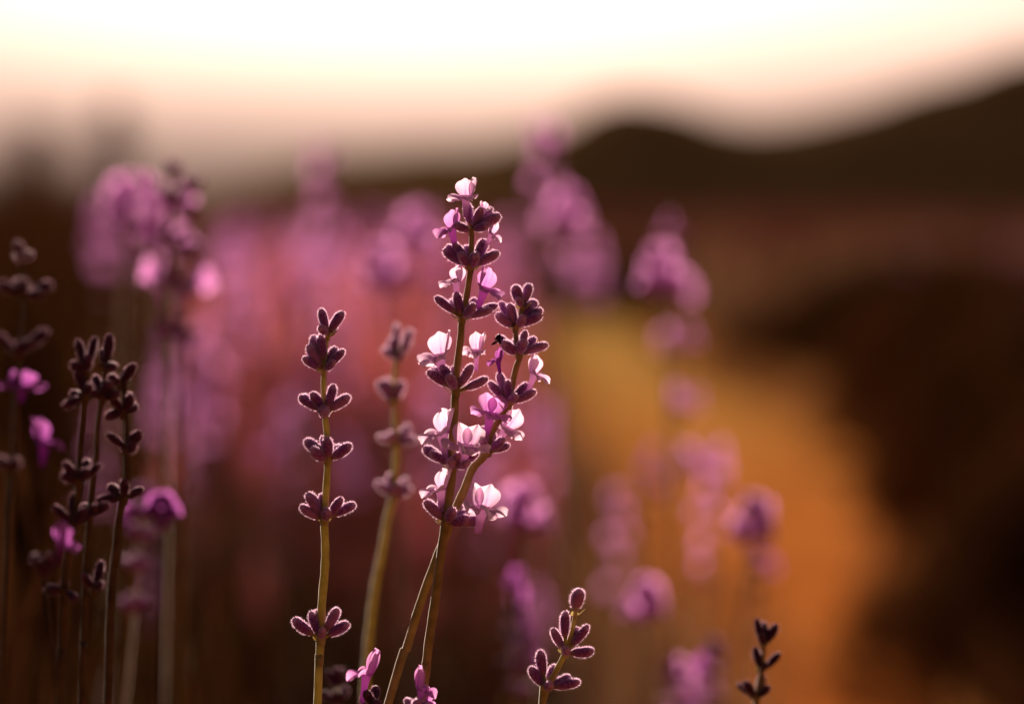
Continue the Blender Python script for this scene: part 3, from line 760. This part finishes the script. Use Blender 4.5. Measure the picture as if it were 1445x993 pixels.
stalk('dim lavender stalk with long ragged side buds beside the crowded tuft', 0.65,
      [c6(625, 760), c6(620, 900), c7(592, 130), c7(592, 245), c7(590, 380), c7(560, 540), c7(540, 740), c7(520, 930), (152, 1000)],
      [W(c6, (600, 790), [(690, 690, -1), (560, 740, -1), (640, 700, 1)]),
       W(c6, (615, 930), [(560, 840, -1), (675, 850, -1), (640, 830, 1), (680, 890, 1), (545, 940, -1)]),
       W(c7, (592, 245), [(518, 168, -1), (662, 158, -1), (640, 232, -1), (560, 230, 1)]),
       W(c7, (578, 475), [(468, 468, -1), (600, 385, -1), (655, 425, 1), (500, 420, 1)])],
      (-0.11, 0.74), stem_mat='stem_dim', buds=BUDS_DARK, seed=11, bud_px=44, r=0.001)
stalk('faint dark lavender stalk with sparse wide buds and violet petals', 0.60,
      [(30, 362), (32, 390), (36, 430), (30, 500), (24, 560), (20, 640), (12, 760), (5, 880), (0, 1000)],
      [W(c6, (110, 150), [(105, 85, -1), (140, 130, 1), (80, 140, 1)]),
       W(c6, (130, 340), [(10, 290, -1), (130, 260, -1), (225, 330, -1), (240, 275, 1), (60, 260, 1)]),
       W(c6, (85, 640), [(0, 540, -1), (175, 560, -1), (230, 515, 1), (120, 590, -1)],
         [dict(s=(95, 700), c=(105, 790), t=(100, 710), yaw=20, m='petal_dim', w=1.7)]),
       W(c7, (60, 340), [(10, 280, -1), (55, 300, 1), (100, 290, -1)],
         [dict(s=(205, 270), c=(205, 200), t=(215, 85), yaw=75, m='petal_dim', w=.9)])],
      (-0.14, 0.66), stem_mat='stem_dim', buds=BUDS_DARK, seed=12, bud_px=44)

# ------------------------------------------------------------------ stalks out of focus: prototypes, then copies
def proto(seed, n_wh, gap, bloom, bmat, pmat, smat, H=0.56, nb=7):
    """stalk with its foot at the origin and its tip at z = H; parts: stem and each whorl"""
    r_ = random.Random(seed)
    root = bpy.data.objects.new('lavender_stalk', None); root.empty_display_size = 0.02
    bend = r_.uniform(-0.02, 0.02); bend2 = r_.uniform(-0.012, 0.012)
    cx = lambda z: Vector((bend * (z / H) ** 2, bend2 * (z / H) ** 2, z))
    V, F = tube_data([cx(H * k / 16) for k in range(16)] + [cx(H - 0.004)], [0.0012 - 0.0005 * k / 16 for k in range(17)], 6)
    st = bpy.data.objects.new('stem', mesh_obj('stem', V, F, M[smat], link=False)); st.parent = root
    parts = [st]
    z = H - 0.006
    for wi in range(n_wh):
        V, F, mi, A = [], [], [], []
        k = nb if wi else 5
        for b in range(k):
            a = 2 * math.pi * (b + r_.uniform(-.3, .3)) / k; tl = R(r_.uniform(25, 62)) if wi else R(r_.uniform(5, 40))
            d = Vector((math.cos(a) * math.sin(tl), math.sin(a) * math.sin(tl), math.cos(tl)))
            v, f, m_ = bud_data(r_.randint(0, 99), sides=8, hairs=40)
            mt = bud_matrix(d * 0.0008, d * 0.0008 + d * 0.0062, 1.05, r_.uniform(0, 6)); off = len(V)
            V += [mt @ p for p in v]; F += [tuple(off + q for q in fc) for fc in f]; mi += m_; A += [0.5] * len(v)
            if r_.random() < bloom:
                v, f, al = blossom_data(r_.randint(0, 99), 4, 4)
                mt = Matrix.Translation(d * 0.0098) @ frame((d + Vector((0, 0, .6))), -Vector((d.x, d.y, 0.05))).to_4x4(); off = len(V)
                V += [mt @ p for p in v]; F += [tuple(off + q for q in fc) for fc in f]; mi += [2] * len(f); A += al
        me = mesh_obj('whorl', V, F, [M[bmat], M['hair_mid'] if bmat != 'bud_dark' else M['hair_dark'], M[pmat]], midx=mi, attr=A, link=False)
        wo = bpy.data.objects.new('whorl', me); wo.parent = root; wo.location = cx(z); parts.append(wo)
        z -= gap * r_.uniform(0.8, 1.2) * (0.55 + 0.22 * wi)
    return root, parts, cx(H)

PROTO = {
    'pink': [proto(101, 4, 0.012, 0.85, 'bud_mauve', 'petal_deep', 'stem_brown'), proto(102, 3, 0.012, 0.95, 'bud_mauve', 'petal_deep', 'stem_brown'), proto(123, 3, 0.010, 0.8, 'bud_mauve', 'petal_deep', 'stem_brown')],
    'lilac': [proto(103, 6, 0.012, 0.35, 'bud_mauve', 'petal_deep', 'stem_brown'), proto(104, 5, 0.014, 0.3, 'bud_mauve', 'petal_deep', 'stem_brown'), proto(105, 6, 0.013, 0.2, 'bud', 'petal_deep', 'stem_brown')],
    'plain': [proto(106, 6, 0.014, 0.0, 'bud_mauve', 'petal', 'stem_brown'), proto(107, 5, 0.015, 0.08, 'bud', 'petal_deep', 'stem_brown')],
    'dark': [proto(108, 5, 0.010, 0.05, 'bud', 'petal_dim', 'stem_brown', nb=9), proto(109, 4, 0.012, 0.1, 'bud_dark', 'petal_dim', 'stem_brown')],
    'single': [proto(111, 1, 0.012, 0.4, 'bud_dark', 'petal_dim', 'stem_dim', nb=5), proto(112, 1, 0.012, 1.0, 'bud', 'petal_dim', 'stem_dim', nb=5)],
    'ball': [proto(121, 2, 0.010, 1.0, 'bud_mauve', 'petal', 'stem_brown', nb=9), proto(122, 2, 0.010, 1.0, 'bud_mauve', 'petal_deep', 'stem_brown', nb=9)],
    'bare': [proto(113, 3, 0.010, 0.0, 'bud_dark', 'petal_dim', 'stem_brown')],
    'gappy': [proto(110, 6, 0.020, 0.25, 'bud', 'petal_deep', 'stem_brown')],
}
def place(kind, top, label, group, foot=None, which=None):
    root, parts, tipv = PROTO[kind][which if which is not None else random.randrange(len(PROTO[kind]))]
    r = root.copy(); col.objects.link(r)
    fx, fy = foot if foot else (top.x + random.uniform(-.06, .06), top.y + random.uniform(-.05, .05))
    base = Vector((fx, fy, 0)); v = top - base
    s = v.length / tipv.length; sx = max(s, .85)
    spin = Quaternion((0, 0, 1), random.uniform(0, 6.28))
    q = (spin @ Vector((tipv.x * sx, tipv.y * sx, tipv.z * s))).rotation_difference(v)
    r.rotation_mode = 'QUATERNION'; r.rotation_quaternion = q @ spin
    r.location = base; r.scale = (sx, sx, s)
    r['label'] = label; r['category'] = 'lavender'
    if group: r['group'] = group
    for p in parts:
        c = p.copy(); col.objects.link(c); c.parent = r
    return r

MID = [  # kind, px, py of the tip, distance, label
    ('ball', 540, 368, 1.22, 'blurred lavender stalk whose head is a bright pink ball of blossom'),
    ('ball', 590, 315, 1.30, 'blurred pink lavender head just behind a bright pink ball of blossom'),
    ('ball', 180, 275, 1.16, 'blurred lavender stalk with bright magenta blossom under the skyline trees'),
    ('ball', 212, 285, 1.2, 'blurred lavender stalk leaning beside a bright magenta blossom head'),
    ('plain', 243, 228, 0.95, 'dark spiky lavender tip standing up against the pale sky'),
    ('plain', 268, 248, 0.98, 'lower dark lavender tip next to the spiky one against the sky'),
    ('lilac', 770, 172, 1.22, 'tall blurred purple lavender head that breaks the hill line'),
    ('ball', 800, 292, 1.30, 'blurred pink lavender head below the tall purple one'),
    ('lilac', 830, 350, 1.5, 'soft wide mauve lavender head below the hill crest'),
    ('gappy', 958, 328, 1.10, 'blurred lavender stalk with widely spaced whorls over the yellow end of the path'),
    ('ball', 934, 372, 1.14, 'small pink lavender head touching the stalk with spaced whorls'),
    ('lilac', 1006, 640, 1.10, 'blurred mauve lavender head rising in front of the orange path'),
    ('ball', 1064, 722, 1.05, 'blurred lavender head with pink cap over the orange path'),
    ('dark', 1068, 752, 1.04, 'dense deep purple lavender head against the orange path'),
    ('dark', 918, 648, 1.15, 'blurred dark lavender head between mauve heads along the path edge'),
    ('lilac', 872, 690, 1.2, 'blurred reddish mauve lavender head at the path edge'),
    ('ball', 912, 838, 1.05, 'blurred round pink blossom head low before the path'),
    ('ball', 738, 706, 1.0, 'blurred pink blossom head close to the crossing stems'),
    ('lilac', 764, 590, 1.35, 'soft pale mauve column of lavender behind the sharp pair'),
    ('dark', 728, 828, 0.97, 'blurred budding lavender stalk low beside the fat budded one'),
    ('dark', 745, 885, 0.95, 'blurred lavender whorls low behind the fat budded stalk'),
    ('single', 230, 728, 0.82, 'single bright magenta blossom head near the dim tuft'),
    ('dark', 205, 682, 0.86, 'blurred violet lavender head over the bright magenta blossom'),
    ('single', 60, 782, 0.61, 'small violet lavender head low beside the dim tuft'),
    ('lilac', 462, 205, 1.35, 'faint violet lavender tip just over the hill foot'),
    ('lilac', 330, 350, 1.40, 'soft pale mauve lavender column behind the dim tuft'),
    ('pink', 350, 440, 1.6, 'soft pink lavender glow at the middle of the row'),
    ('lilac', 292, 470, 1.25, 'blurred mauve head below the soft pale column'),
    ('dark', 255, 395, 1.2, 'blurred dark plum lavender head under the skyline'),
    ('bare', 476, 945, 0.76, 'small reddish bud cluster low between sharp stems'),
    ('lilac', 945, 930, 1.0, 'blurred mauve tip at the foot of the path edge'),
    ('pink', 985, 955, 1.05, 'blurred violet tip low before the orange path'),
    ('dark', 1010, 900, 1.0, 'blurred dark plum head low before the orange path'),
]
for kind, px, py, d, lb in MID:
    if d > 1.0 and kind != 'ball': d = 0.68 + (d - 0.68) * 1.6
    place(kind, P(px, py, d), lb, None, foot=None, which={60: 0, 540: 1, 590: 1, 180: 1, 212: 1, 243: 1, 268: 1, 934: 1, 1064: 1, 912: 1, 738: 1, 800: 1}.get(px))

# the rest of the row: stalks that only their place tells apart
n_fill = 0
while n_fill < 230:
    yy = 1.75 + 4.7 * random.random() ** 1.2
    half = 0.185 * yy
    xr = 0.03
    x = random.uniform(-half - 0.05, min(xr, half))
    if x < -0.14 - 0.07 * yy: continue
    z = random.gauss(0.48, 0.075) - 0.10 * max(0, (x + 0.05) / 0.3)
    if z > 0.60: z = 0.60 - random.random() * 0.05
    kind = random.choices(['pink', 'lilac', 'plain', 'dark'], [1, 5, 4, 3])[0]
    place(kind, Vector((x, yy, z)), 'blurred purple lavender stalk in the thick of the flowering row', 'blurred stalks of the flowering row')
    n_fill += 1
for k in range(46):
    yy = 3.2 + 6.5 * random.random(); x = random.uniform(1.2, 0.19 * yy + 0.15) if yy > 5.6 else random.uniform(0.9, 1.05)
    place(random.choice(['plain', 'dark', 'lilac']), Vector((x, yy, random.uniform(0.38, 0.55))), 'blurred brownish purple lavender stalk across the orange path', 'stalks across the path')
